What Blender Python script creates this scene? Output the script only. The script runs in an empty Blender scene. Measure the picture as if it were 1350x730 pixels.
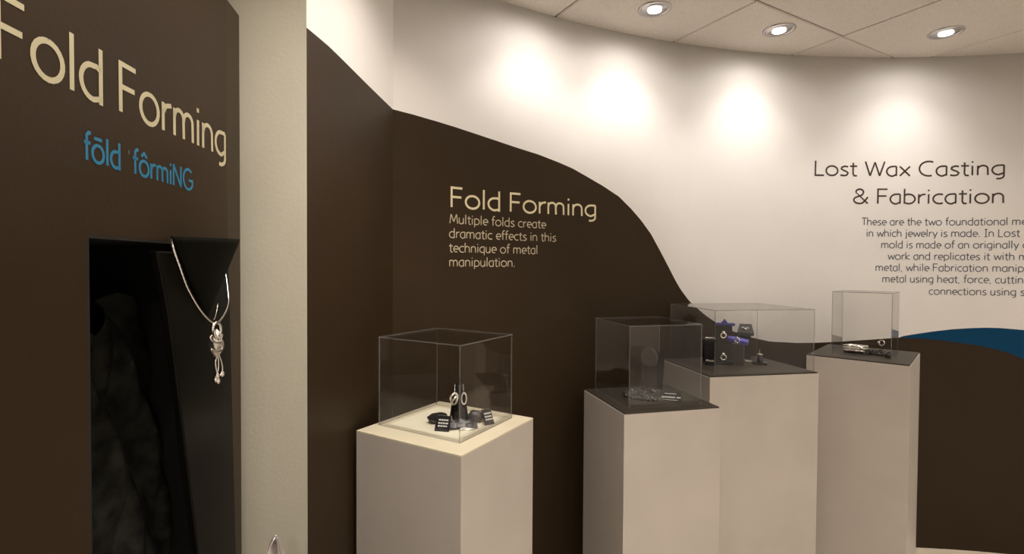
import bpy, bmesh, math, random
from mathutils import Vector, Matrix
random.seed(7)
SC = bpy.context.scene
COL = SC.collection
PI = math.pi

# ---------------------------------------------------------------- camera
FPX, EYE = 673.0, 1.5                      # focal length in px of the 1350 wide frame, eye height
up = Vector((.0061, 1, .0206)).normalized()   # world up in camera axes
fw = Vector((0, 0, -1))
yy = (fw - up * fw.dot(up)).normalized()
xx = yy.cross(up)
R3 = Matrix((xx, yy, up))                  # camera -> world
cam = bpy.data.cameras.new('camera')
cam.sensor_width = 36.0
cam.lens = 36.0 * FPX / 1350
cam.clip_start = .02
co = bpy.data.objects.new('camera', cam)
COL.objects.link(co)
M4 = R3.to_4x4()
M4.translation = Vector((0, 0, EYE))
co.matrix_world = M4
SC.camera = co

# ---------------------------------------------------------------- world, exposure
w = bpy.data.worlds.new('world')
SC.world = w
w.use_nodes = True
w.node_tree.nodes['Background'].inputs[0].default_value = (1, .88, .74, 1)
w.node_tree.nodes['Background'].inputs[1].default_value = .05
SC.view_settings.view_transform = 'Standard'
SC.view_settings.look = 'None'
SC.view_settings.gamma = 1
SC.view_settings.exposure = 0.0
SC.view_settings.use_curve_mapping = False

CEIL = 2.548
CX, CY, RW = 1.7947, -.9730, 3.532         # plan circle of the curved wall
LC = (1, .905, .825)

def lamp(loc, aim, power, cone=110, blend=1, size=.02, col=LC):
    d = bpy.data.lights.new('downlight_beam', 'SPOT')
    d.energy = power
    d.color = col
    d.spot_size = math.radians(cone)
    d.spot_blend = blend
    d.shadow_soft_size = size
    o = bpy.data.objects.new('downlight_beam', d)
    COL.objects.link(o)
    o.location = loc
    o.rotation_euler = (Vector(aim) - Vector(loc)).to_track_quat('-Z', 'Y').to_euler()
    return o

def oncirc(th, r): return (CX + r * math.sin(th), CY + r * math.cos(th))

# ring of wall washing downlights (three in view, the others carry the row on) and room lamps; those behind the viewer are added unseen fill
RING = [-.515, -.3795, -.191, .0367, .42, .60, .78, .96]
LAMPS = []
for i, th in enumerate(RING):
    x, y = oncirc(th, 3.30 if i != 3 else 3.257)
    ax, ay = oncirc(th, 3.50)
    LAMPS.append((x, y))
    lamp((x, y, CEIL - .012), (ax, ay, CEIL - 1.4), 5.2, 168, .6, .04, (1, .93, .88))      # spill of the reflector
    lamp((x, y, CEIL - .012), (ax, ay, CEIL - 1.1), (8.5 if i == 0 else 10.5), 104, .95, .03, (1, .94, .9))     # its beam
ROOM = [(-.08, 1.22, (-.45, 1.52, 1.6), 36, 96), (-.02, .85, (-.17, 1.60, 1.0), 20, 60), (1.0, .75, (.8, 1.9, .9), 16, 100),
        (-.33, .70, (-.50, .78, 1.6), 62, 120), (2.2, .55, (1.8, 1.9, .8), 18, 100), (1.3, -.9, (1.3, -.6, 0), 140, 160), (3.1, -.6, (3.1, -.2, 0), 120, 160),
        (-.9, -1.7, (-.9, -1.6, 0), 55, 160), (.6, -1.9, (.6, -1.7, 0), 145, 160), (2.3, -1.9, (2.3, -1.7, 0), 120, 160), (4.0, -1.6, (4, -1.5, 0), 120, 160)]
for x, y, aim, pw, cn in ROOM:
    lamp((x, y, CEIL - .012), aim, pw, cn, 1 if cn > 60 else .5, .025)

# ---------------------------------------------------------------- helpers
def ray(px, py):
    return R3 @ Vector((px - 675, 365 - py, -FPX))
def at(px, py, z):                          # pixel -> point on the horizontal plane z
    d = ray(px, py)
    return d * ((z - EYE) / d.z) + Vector((0, 0, EYE))
def onwall(px, py):                         # pixel -> (arc angle, z) on the curved wall
    d = ray(px, py)
    a = d.x ** 2 + d.y ** 2
    b = -2 * (d.x * CX + d.y * CY)
    c = CX * CX + CY * CY - RW * RW
    t = (-b + math.sqrt(b * b - 4 * a * c)) / 2 / a
    p = d * t
    return math.atan2(p.x - CX, p.y - CY), p.z + EYE
def online(px, py, P, D):                   # pixel -> (distance along plan line P + t D, z)
    d = ray(px, py)
    # s*d.xy = P + t*D
    det = d.x * -D[1] + D[0] * d.y
    s = (P[0] * -D[1] + D[0] * P[1]) / det
    t = (d.x * P[1] - d.y * P[0]) / det
    return -t if False else ((s * d.x - P[0]) * D[0] + (s * d.y - P[1]) * D[1]), s * d.z + EYE

MATS = {}
def mat(name, col, rough=.5, metal=0, var=0, vscale=8, bump=0, bscale=200, coat=0, sheen=0, spec=.5, col2=None):
    if name in MATS: return MATS[name]
    m = bpy.data.materials.new(name)
    m.use_nodes = True
    nt = m.node_tree
    b = nt.nodes['Principled BSDF']
    b.inputs['Base Color'].default_value = (*col, 1)
    b.inputs['Roughness'].default_value = rough
    b.inputs['Metallic'].default_value = metal
    b.inputs['Coat Weight'].default_value = coat
    b.inputs['Sheen Weight'].default_value = sheen
    b.inputs['Specular IOR Level'].default_value = spec
    tc = nt.nodes.new('ShaderNodeTexCoord')
    if var or col2:
        n = nt.nodes.new('ShaderNodeTexNoise')
        n.inputs['Scale'].default_value = vscale
        n.inputs['Detail'].default_value = 5
        nt.links.new(tc.outputs['Object'], n.inputs['Vector'])
        r = nt.nodes.new('ShaderNodeValToRGB')
        c2 = col2 or tuple(c * (1 - var) for c in col)
        r.color_ramp.elements[0].position = .35
        r.color_ramp.elements[1].position = .65
        r.color_ramp.elements[0].color = (*c2, 1)
        r.color_ramp.elements[1].color = (*col, 1)
        nt.links.new(n.outputs['Fac'], r.inputs['Fac'])
        nt.links.new(r.outputs['Color'], b.inputs['Base Color'])
    if bump:
        n = nt.nodes.new('ShaderNodeTexNoise')
        n.inputs['Scale'].default_value = bscale
        n.inputs['Detail'].default_value = 4
        nt.links.new(tc.outputs['Object'], n.inputs['Vector'])
        bp = nt.nodes.new('ShaderNodeBump')
        bp.inputs['Strength'].default_value = bump
        bp.inputs['Distance'].default_value = .002
        nt.links.new(n.outputs['Fac'], bp.inputs['Height'])
        nt.links.new(bp.outputs['Normal'], b.inputs['Normal'])
    MATS[name] = m
    return m
def emit(name, col, s):
    m = bpy.data.materials.new(name)
    m.use_nodes = True
    nt = m.node_tree
    nt.nodes.clear()
    e = nt.nodes.new('ShaderNodeEmission')
    e.inputs[0].default_value = (*col, 1)
    e.inputs[1].default_value = s
    o = nt.nodes.new('ShaderNodeOutputMaterial')
    nt.links.new(e.outputs[0], o.inputs[0])
    return m
def acrylic():
    m = bpy.data.materials.new('acrylic')
    m.use_nodes = True
    nt = m.node_tree
    nt.nodes.clear()
    o = nt.nodes.new('ShaderNodeOutputMaterial')
    t = nt.nodes.new('ShaderNodeBsdfTransparent')
    t.inputs[0].default_value = (.982, .982, .98, 1)
    g = nt.nodes.new('ShaderNodeBsdfGlossy')
    g.inputs['Roughness'].default_value = .01
    lw = nt.nodes.new('ShaderNodeLayerWeight')
    lw.inputs[0].default_value = .5
    pw = nt.nodes.new('ShaderNodeMath'); pw.operation = 'POWER'; pw.inputs[1].default_value = 5
    ml = nt.nodes.new('ShaderNodeMath'); ml.operation = 'MULTIPLY_ADD'
    ml.inputs[1].default_value = .9; ml.inputs[2].default_value = .026
    mx = nt.nodes.new('ShaderNodeMixShader')
    nt.links.new(lw.outputs['Facing'], pw.inputs[0])
    nt.links.new(pw.outputs[0], ml.inputs[0])
    nt.links.new(ml.outputs[0], mx.inputs[0])
    nt.links.new(t.outputs[0], mx.inputs[1])
    nt.links.new(g.outputs[0], mx.inputs[2])
    nt.links.new(mx.outputs[0], o.inputs[0])
    return m
def acrylic_edge():
    m = bpy.data.materials.new('acrylic_edge')
    m.use_nodes = True
    nt = m.node_tree
    nt.nodes.clear()
    o = nt.nodes.new('ShaderNodeOutputMaterial')
    t = nt.nodes.new('ShaderNodeBsdfTransparent')
    t.inputs[0].default_value = (.8, .8, .79, 1)
    d = nt.nodes.new('ShaderNodeBsdfPrincipled')
    d.inputs['Base Color'].default_value = (.4, .39, .37, 1)
    d.inputs['Roughness'].default_value = .35
    mx = nt.nodes.new('ShaderNodeMixShader')
    mx.inputs[0].default_value = .35
    nt.links.new(t.outputs[0], mx.inputs[1])
    nt.links.new(d.outputs[0], mx.inputs[2])
    nt.links.new(mx.outputs[0], o.inputs[0])
    return m
ACR, ACE = acrylic(), acrylic_edge()
WHITE = mat('white_wall_paint', (.8, .775, .735), .55, spec=.25, var=.05, vscale=3, bump=.15, bscale=90)
BROWN = mat('brown_wall_paint', (.036, .0228, .0115), .4, spec=.13, var=.1, vscale=5, bump=.15, bscale=120)
BLUE = mat('blue_wall_paint', (.001, .05, .12), .45, spec=.1, bump=.15, bscale=120)
COLUMN = mat('grey_green_wall_paint', (.60, .57, .46), .5, var=.05, vscale=4, bump=.2, bscale=100)
PEDW = mat('pedestal_paint', (.56, .51, .45), .4, var=.08, vscale=4, bump=.12, bscale=70)
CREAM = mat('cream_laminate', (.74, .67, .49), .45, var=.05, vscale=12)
DARKTOP = mat('charcoal_laminate', (.052, .042, .03), .5, spec=.3, var=.25, vscale=60)
TILE = mat('mineral_tile', (.82, .76, .68), .9, var=.18, vscale=260, bump=.9, bscale=330)
TBAR = mat('ceiling_grid', (.16, .13, .1), .7)
FLOOR = mat('floor_carpet', (.66, .6, .52), .9, var=.2, vscale=90, bump=.6, bscale=300)
SKIRT = mat('skirting_paint', (.7, .62, .5), .5, var=.04, vscale=6)
SILVER = mat('silver', (.86, .83, .78), .18, 1, bump=.3, bscale=150)
SILVERB = mat('silver_hammered', (.8, .76, .7), .3, 1, bump=.9, bscale=260)
BLACK = mat('black_acrylic', (.008, .008, .008), .12, coat=.5)
BLACKM = mat('black_paint', (.006, .006, .006), .6, bump=.1, bscale=100)
SATIN = mat('black_satin_board', (.006, .0055, .004), .3, var=.25, vscale=6, spec=.1)
LEATH = mat('black_leatherette', (.006, .006, .004), .8, spec=.06, var=.2, vscale=9, bump=.4, bscale=300)
CLOTH = mat('black_velvet', (.024, .024, .019), .9, spec=.1, var=.7, vscale=28, bump=.5, bscale=300)
GUN = mat('dark_patinated_metal', (.12, .115, .12), .3, .7, bump=.7, bscale=160)
STONE = mat('dark_polished_stone', (.035, .032, .034), .16, coat=.4, var=.4, vscale=40)
GLASSY = mat('black_glass_chip', (.11, .1, .09), .3, var=.93, vscale=160)
GREYBOX = mat('grey_display_block', (.05, .042, .038), .5, spec=.3, var=.15, vscale=60)
BLKBOX = mat('dark_display_block', (.014, .012, .011), .5, spec=.25, var=.15, vscale=60)
INDIGO = mat('indigo_velvet', (.02, .016, .2), .5, sheen=.2)
CARDB = mat('black_card', (.012, .012, .016), .3)
CARDC = mat('cream_card', (.7, .62, .4), .7)
INK = mat('white_print', (.75, .75, .72), .5)
CREAMP = mat('cream_panel_vinyl', (.5, .45, .29), .5)
CREAMV = mat('cream_vinyl', (.72, .63, .40), .5)
SANDV = mat('sand_vinyl', (.56, .48, .33), .5)
BLUEV = mat('blue_vinyl', (.012, .17, .31), .5)
DARKV = mat('dark_brown_vinyl', (.045, .03, .022), .45)
GREYV = mat('blue_grey_vinyl', (.085, .105, .14), .5)
CHROME = mat('brushed_nickel', (.5, .47, .46), .35, 1)

class MB:
    def __init__(s): s.v = []; s.f = []; s.m = []
    def add(s, vs, fs, mi=0):
        n = len(s.v)
        s.v += [tuple(v) for v in vs]
        s.f += [tuple(i + n for i in f) for f in fs]
        s.m += [mi] * len(fs)
        return s
    def box(s, x0, x1, y0, y1, z0, z1, mi=0, mtx=None):
        vs = [Vector((x, y, z)) for z in (z0, z1) for y in (y0, y1) for x in (x0, x1)]
        if mtx: vs = [mtx @ v for v in vs]
        return s.add(vs, [(0, 2, 3, 1), (4, 5, 7, 6), (0, 1, 5, 4), (2, 6, 7, 3), (0, 4, 6, 2), (1, 3, 7, 5)], mi)
    def prism(s, poly, z0, z1, mi=0):       # poly counter-clockwise in plan
        n = len(poly)
        vs = [(x, y, z0) for x, y in poly] + [(x, y, z1) for x, y in poly]
        fs = [tuple(range(n - 1, -1, -1)), tuple(range(n, 2 * n))]
        fs += [(i, (i + 1) % n, n + (i + 1) % n, n + i) for i in range(n)]
        return s.add(vs, fs, mi)
    def lathe(s, prof, n=24, mi=0, mtx=None, sx=1, sy=1):
        vs = []
        for r, z in prof:
            for k in range(n):
                a = 2 * PI * k / n
                v = Vector((r * math.cos(a) * sx, r * math.sin(a) * sy, z))
                vs.append(mtx @ v if mtx else v)
        fs = []
        for i in range(len(prof) - 1):
            for k in range(n):
                k2 = (k + 1) % n
                fs.append((i * n + k, i * n + k2, (i + 1) * n + k2, (i + 1) * n + k))
        fs.append(tuple(range(n - 1, -1, -1)))
        fs.append(tuple((len(prof) - 1) * n + k for k in range(n)))
        return s.add(vs, fs, mi)
    def tube(s, pts, r, n=8, closed=False, mi=0):
        pts = [Vector(p) for p in pts]
        N = len(pts)
        rr = r if isinstance(r, (list, tuple)) else [r] * N
        vs = []
        prev = None
        for i, p in enumerate(pts):
            if closed: t = pts[(i + 1) % N] - pts[i - 1]
            else: t = pts[min(i + 1, N - 1)] - pts[max(i - 1, 0)]
            t.normalize()
            if prev is None:
                prev = t.orthogonal().normalized()
            a = (prev - t * prev.dot(t)).normalized()
            prev = a
            b = t.cross(a)
            for k in range(n):
                an = 2 * PI * k / n
                vs.append(p + (a * math.cos(an) + b * math.sin(an)) * rr[i])
        fs = []
        for i in range(N if closed else N - 1):
            j = (i + 1) % N
            for k in range(n):
                k2 = (k + 1) % n
                fs.append((i * n + k, i * n + k2, j * n + k2, j * n + k))
        if not closed:
            fs.append(tuple(range(n - 1, -1, -1)))
            fs.append(tuple((N - 1) * n + k for k in range(n)))
        return s.add(vs, fs, mi)
    def build(s, name, mats, parent=None, loc=None, rotz=0, smooth=False, bevel=0, subsurf=0):
        me = bpy.data.meshes.new(name)
        me.from_pydata(s.v, [], s.f)
        for m in (mats if isinstance(mats, (list, tuple)) else [mats]): me.materials.append(m)
        me.polygons.foreach_set('material_index', s.m)
        if smooth: me.polygons.foreach_set('use_smooth', [True] * len(s.f))
        me.update()
        o = bpy.data.objects.new(name, me)
        COL.objects.link(o)
        if parent: o.parent = parent
        if loc is not None: o.location = loc
        o.rotation_euler.z = rotz
        if bevel:
            b = o.modifiers.new('bevel', 'BEVEL'); b.width = bevel; b.segments = 2; b.limit_method = 'ANGLE'
        if subsurf:
            b = o.modifiers.new('subsurf', 'SUBSURF'); b.levels = subsurf; b.render_levels = subsurf
        return o

def thing(name, label, cat, loc=(0, 0, 0), rotz=0, group=None):
    o = bpy.data.objects.new(name, None)
    o.empty_display_size = .05
    COL.objects.link(o)
    o.location = loc
    o.rotation_euler.z = rotz
    return tag(o, label, cat, group)
def tag(o, label, cat, group=None):
    o['label'] = label; o['category'] = cat
    if group: o['group'] = group
    return o
def struct(o):
    o['kind'] = 'structure'
    return o

def arc(cx, cy, rx, ry, a0, a1, n=14):
    return [(cx + rx * math.cos(math.radians(a0 + (a1 - a0) * i / n)), cy + ry * math.sin(math.radians(a0 + (a1 - a0) * i / n))) for i in range(n + 1)]

# ---------------------------------------------------------------- structure
TH0 = -.6763                                # where the curve meets the side wall
THE = 1.2
C0 = oncirc(TH0, RW)
E0 = (-.51, 1.27)                           # outer corner of the front facing wall
def interp(tab, x):
    if x <= tab[0][0]: return tab[0][1]
    for (a, b), (c, d) in zip(tab, tab[1:]):
        if x <= c:
            return b + (d - b) * (x - a) / (c - a)
    return tab[-1][1]
brown_px = [(518, 144), (545, 151), (576, 160), (602, 168), (629, 177), (656, 186), (682.7, 195), (710, 203.6), (736, 213.7), (755, 222), (771.7, 231.5),
            (795, 245), (816, 259), (832, 275), (845, 290), (858, 308), (870, 330), (881, 351), (890.7, 370), (897.7, 382), (909, 397), (919, 406), (932, 417),
            (944, 425), (965, 436), (988, 444), (1014.5, 450), (1052, 452), (1080, 451.5), (1103, 450.5), (1148, 447.5), (1174.6, 445.7), (1185, 445), (1218, 446.3),
            (1249, 449.4), (1274.5, 453), (1293, 456), (1312, 460), (1331, 465.5), (1349, 473), (1370, 483)]
blue_px = [(1185, 445), (1190, 443), (1205, 440.5), (1230, 436.8), (1255.6, 433.8), (1281, 432.3), (1300, 431.8), (1318.5, 432.2), (1349, 434.8), (1370, 438)]
BT = [onwall(*q) for q in brown_px]
UT = [onwall(*q) for q in blue_px]
tb, zb = BT[-1]; BT += [(tb + .12, zb - .1), (tb + .3, zb - .2), (THE + .1, zb - .25)]
tu, zu = UT[-1]; UT += [(tu + .12, zu - .05), (tu + .3, zu - .14), (THE + .1, zu - .23)]

def wall(name, cols, out, thick=.08):       # cols: (x, y, z_brown, z_blue); out(x,y) -> outward unit vector
    m = MB()
    n = len(cols)
    vs = []
    for x, y, b, u in cols:
        u = max(u, b + .0004) if u > b else b + .0001
        vs += [(x, y, 0), (x, y, b), (x, y, u), (x, y, CEIL)]
    fs0 = [(4 * i + 0, 4 * i + 4, 4 * i + 5, 4 * i + 1) for i in range(n - 1)]
    fs1 = [(4 * i + 1, 4 * i + 5, 4 * i + 6, 4 * i + 2) for i in range(n - 1)]
    fs2 = [(4 * i + 2, 4 * i + 6, 4 * i + 7, 4 * i + 3) for i in range(n - 1)]
    k = len(vs)
    for x, y, b, u in cols:
        ox, oy = out(x, y)
        vs += [(x + ox * thick, y + oy * thick, 0), (x + ox * thick, y + oy * thick, CEIL)]
    fb = [(k + 2 * i, k + 2 * i + 1, k + 2 * i + 3, k + 2 * i + 2) for i in range(n - 1)]
    ft = [(4 * i + 3, 4 * i + 7, k + 2 * i + 3, k + 2 * i + 1) for i in range(n - 1)]
    m.add(vs, fs0 + fs1 + fs2 + fb + ft)
    m.m = [0] * len(fs0) + [1] * len(fs1) + [2] * len(fs2) + [2] * (len(fb) + len(ft))
    o = m.build(name, [BROWN, BLUE, WHITE], smooth=False)
    return struct(o)
cols = []
N = 420
for i in range(N + 1):
    th = TH0 + (THE - TH0) * i / N
    x, y = oncirc(th, RW)
    b = interp(BT, th)
    u = interp(UT, th) if th > UT[0][0] else b
    cols.append((x, y, b, u))
def outc(x, y):
    v = Vector((x - CX, y - CY)).normalized()
    return v.x, v.y
wb = wall('wall_back', cols, outc)
for p in wb.data.polygons: p.use_smooth = len(p.vertices) == 4 and p.index < 3 * N
# side wall between the outer corner and the curve
SD = Vector((C0[0] - E0[0], C0[1] - E0[1])); SL = SD.length; SD.normalize()
side_px = [(405, 37), (420, 49.5), (433, 60.5), (450, 77), (466, 93), (485, 112), (505, 131.5), (517.6, 143.7)]
ST = [online(x, y, E0, SD) for x, y in side_px]
cols = []
for i in range(41):
    t = SL * i / 40
    b = interp(ST, t)
    cols.append((E0[0] + SD.x * t, E0[1] + SD.y * t, b, b))
wall('wall_left', cols, lambda x, y: (-SD.y, SD.x), .05)
# plain walls
XE, YE = oncirc(THE, RW)
m = MB().prism([(-1.6, 1.27), (-.5101, 1.27), (-.52, 1.35), (-1.6, 1.35)], 0, CEIL)
struct(m.build('wall_column', COLUMN))
m = MB().prism([(-1.68, -2.6), (-1.6, -2.6), (-1.6, 1.35), (-1.68, 1.35)], 0, CEIL)
struct(m.build('wall_far_left', WHITE))
m = MB().prism([(-1.68, -2.68), (XE + .08, -2.68), (XE + .08, -2.6), (-1.68, -2.6)], 0, CEIL)
struct(m.build('wall_front', WHITE))
m = MB().prism([(XE, -2.6), (XE + .08, -2.6), (XE + .08, YE), (XE, YE)], 0, CEIL)
struct(m.build('wall_right', WHITE))
room = [(-1.6, -2.6), (XE, -2.6)] + [oncirc(THE + (TH0 - THE) * i / 90, RW) for i in range(91)] + [E0, (-1.6, 1.27)]
m = MB().prism([(-1.75, -2.64), (5.6, -2.64), (5.6, 2.8), (-1.75, 2.8)], -.06, 0)
struct(m.build('floor', FLOOR))
# baseboards
m = MB()
bb = [oncirc(TH0 + (THE - TH0) * i / 160, RW) for i in range(161)]
bi = [oncirc(TH0 + (THE - TH0) * i / 160, RW - .014) for i in range(161)]
for i in range(160):
    a, b, c, d = bb[i], bb[i + 1], bi[i + 1], bi[i]
    m.add([(*a, .094), (*b, .094), (*c, .09), (*d, .09), (*d, 0), (*c, 0)], [(0, 3, 2, 1), (3, 4, 5, 2)])
struct(m.build('baseboard_back', SKIRT))

# ceiling: plaster slab above, tiles and grid bars hung below it
m = MB().prism([(-1.75, -2.64), (5.6, -2.64), (5.6, 2.8), (-1.75, 2.8)], CEIL + .02, CEIL + .1)
ceiling = struct(m.build('ceiling', TBAR))
def clip(poly, a, b, c):                    # keep a x + b y <= c
    out = []
    for i in range(len(poly)):
        p, q = poly[i], poly[(i + 1) % len(poly)]
        fp, fq = a * p[0] + b * p[1] - c, a * q[0] + b * q[1] - c
        if fp <= 0: out.append(p)
        if fp * fq < 0:
            t = fp / (fp - fq)
            out.append((p[0] + (q[0] - p[0]) * t, p[1] + (q[1] - p[1]) * t))
    return out
GA = math.radians(29.6)
GU, GV = (math.cos(GA), math.sin(GA)), (-math.sin(GA), math.cos(GA))
G0 = (.956, 2.029)
T = .61
def area(p): return abs(sum(p[i][0] * p[(i + 1) % len(p)][1] - p[(i + 1) % len(p)][0] * p[i][1] for i in range(len(p)))) / 2
def tile_poly(i, j, g, poly):
    cu, cv = G0[0] * GU[0] + G0[1] * GU[1], G0[0] * GV[0] + G0[1] * GV[1]
    p = clip(poly, GU[0], GU[1], cu + (i + 1) * T - g)
    if len(p) > 2: p = clip(p, -GU[0], -GU[1], -(cu + i * T + g))
    if len(p) > 2: p = clip(p, GV[0], GV[1], cv + (j + 1) * T - g)
    if len(p) > 2: p = clip(p, -GV[0], -GV[1], -(cv + j * T + g))
    return p
for i in range(-9, 9):
    for j in range(-10, 6):
        p = tile_poly(i, j, .0035, room)
        if len(p) < 3 or area(p) < .002: continue
        q = tile_poly(i, j, .0075, room)
        if len(q) != len(p): q = p
        n = len(p)
        mm = MB()
        vs = [(x, y, CEIL + .018) for x, y in p] + [(x, y, CEIL + .004) for x, y in p] + [(x, y, CEIL) for x, y in q]
        fs = [tuple(range(n)), tuple(range(3 * n - 1, 2 * n - 1, -1))]
        for k in range(n):
            k2 = (k + 1) % n
            fs += [(k, n + k, n + k2, k2), (n + k, 2 * n + k, 2 * n + k2, n + k2)]
        mm.add(vs, fs)
        mm.build('ceiling_tile', TILE, ceiling)
# grid bars showing in the joints
for k in range(-10, 9):
    for (A, B) in ((GU, GV), (GV, GU)):
        c0 = G0[0] * A[0] + G0[1] * A[1] + k * T
        p = clip(room, A[0], A[1], c0 + .0035)
        if len(p) > 2: p = clip(p, -A[0], -A[1], -(c0 - .0035))
        if len(p) < 3 or area(p) < .0005: continue
        MB().prism(p if sum((p[i][0]*p[(i+1)%len(p)][1]-p[(i+1)%len(p)][0]*p[i][1]) for i in range(len(p)))>0 else p[::-1], CEIL + .006, CEIL + .0185).build('grid_bar', TBAR, ceiling)

# ---------------------------------------------------------------- downlights
GLOW = emit('lamp_glow', (1, .95, .88), 14)
def downlight(x, y, label, tilt=(0, 0)):
    t = thing('recessed_downlight', label, 'ceiling light', (x, y, CEIL), 0, 'recessed downlights')
    n = 36
    m = MB()
    prof = [(.066, .001), (.066, -.003), (.063, -.0055), (.056, -.0055), (.052, -.002)]
    vs = []; fs = []
    for r, z in prof:
        vs += [(r * math.cos(2 * PI * k / n), r * math.sin(2 * PI * k / n), z) for k in range(n)]
    for i in range(len(prof) - 1):
        fs += [(i * n + k, (i + 1) * n + k, (i + 1) * n + (k + 1) % n, i * n + (k + 1) % n) for k in range(n)]
    m.add(vs, fs)
    m.build('trim_ring', CHROME, t, smooth=True)
    m = MB()
    vs = []; fs = []
    prof = [(.0525, -.0025), (.048, -.0022), (.047, -.0035), (.041, -.0033), (.04, -.0045), (.034, -.0043), (.0, -.0045)]
    for r, z in prof:
        vs += [(r * math.cos(2 * PI * k / n), r * math.sin(2 * PI * k / n), z) for k in range(n)]
    for i in range(len(prof) - 1):
        fs += [(i * n + k, (i + 1) * n + k, (i + 1) * n + (k + 1) % n, i * n + (k + 1) % n) for k in range(n)]
    m.add(vs, fs)
    m.build('baffle', CHROME, t, smooth=True)
    m = MB()
    m.lathe([(.027, -.008), (.027, -.004)], 28)
    m.build('lamp_lens', GLOW, t)
    return t
nm = ['recessed downlight over the corner where the curved wall meets the brown side wall', 'leftmost of the three chrome recessed downlights in the ceiling tiles',
      'middle recessed downlight of the three in the ceiling', 'rightmost of the three recessed downlights, alone in its ceiling tile',
      'first recessed downlight right of the frame along the curved wall', 'second recessed downlight right of the frame along the curved wall',
      'third recessed downlight right of the frame along the curved wall', 'last recessed downlight at the right end of the curved wall']
for i, (x, y) in enumerate(LAMPS):
    downlight(x, y, nm[i])
nm = ['recessed downlight just above the outer corner of the brown side wall', 'recessed downlight above and before the cream topped pedestal',
      'recessed downlight in the ceiling before the two middle pedestals', 'recessed downlight above the face of the big brown partition',
      'recessed downlight in the ceiling before the rightmost pedestal', 'added unseen fill downlight behind the viewer at the room centre', 'added unseen fill downlight behind the viewer at the right', 'rearmost added unseen fill downlight at the left', 'rear added unseen fill downlight left of the middle', 'rear added unseen fill downlight right of the middle', 'rearmost added unseen fill downlight at the right']
for (x, y, aim, pw, cn), l_ in zip(ROOM, nm):
    downlight(x, y, l_)

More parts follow.
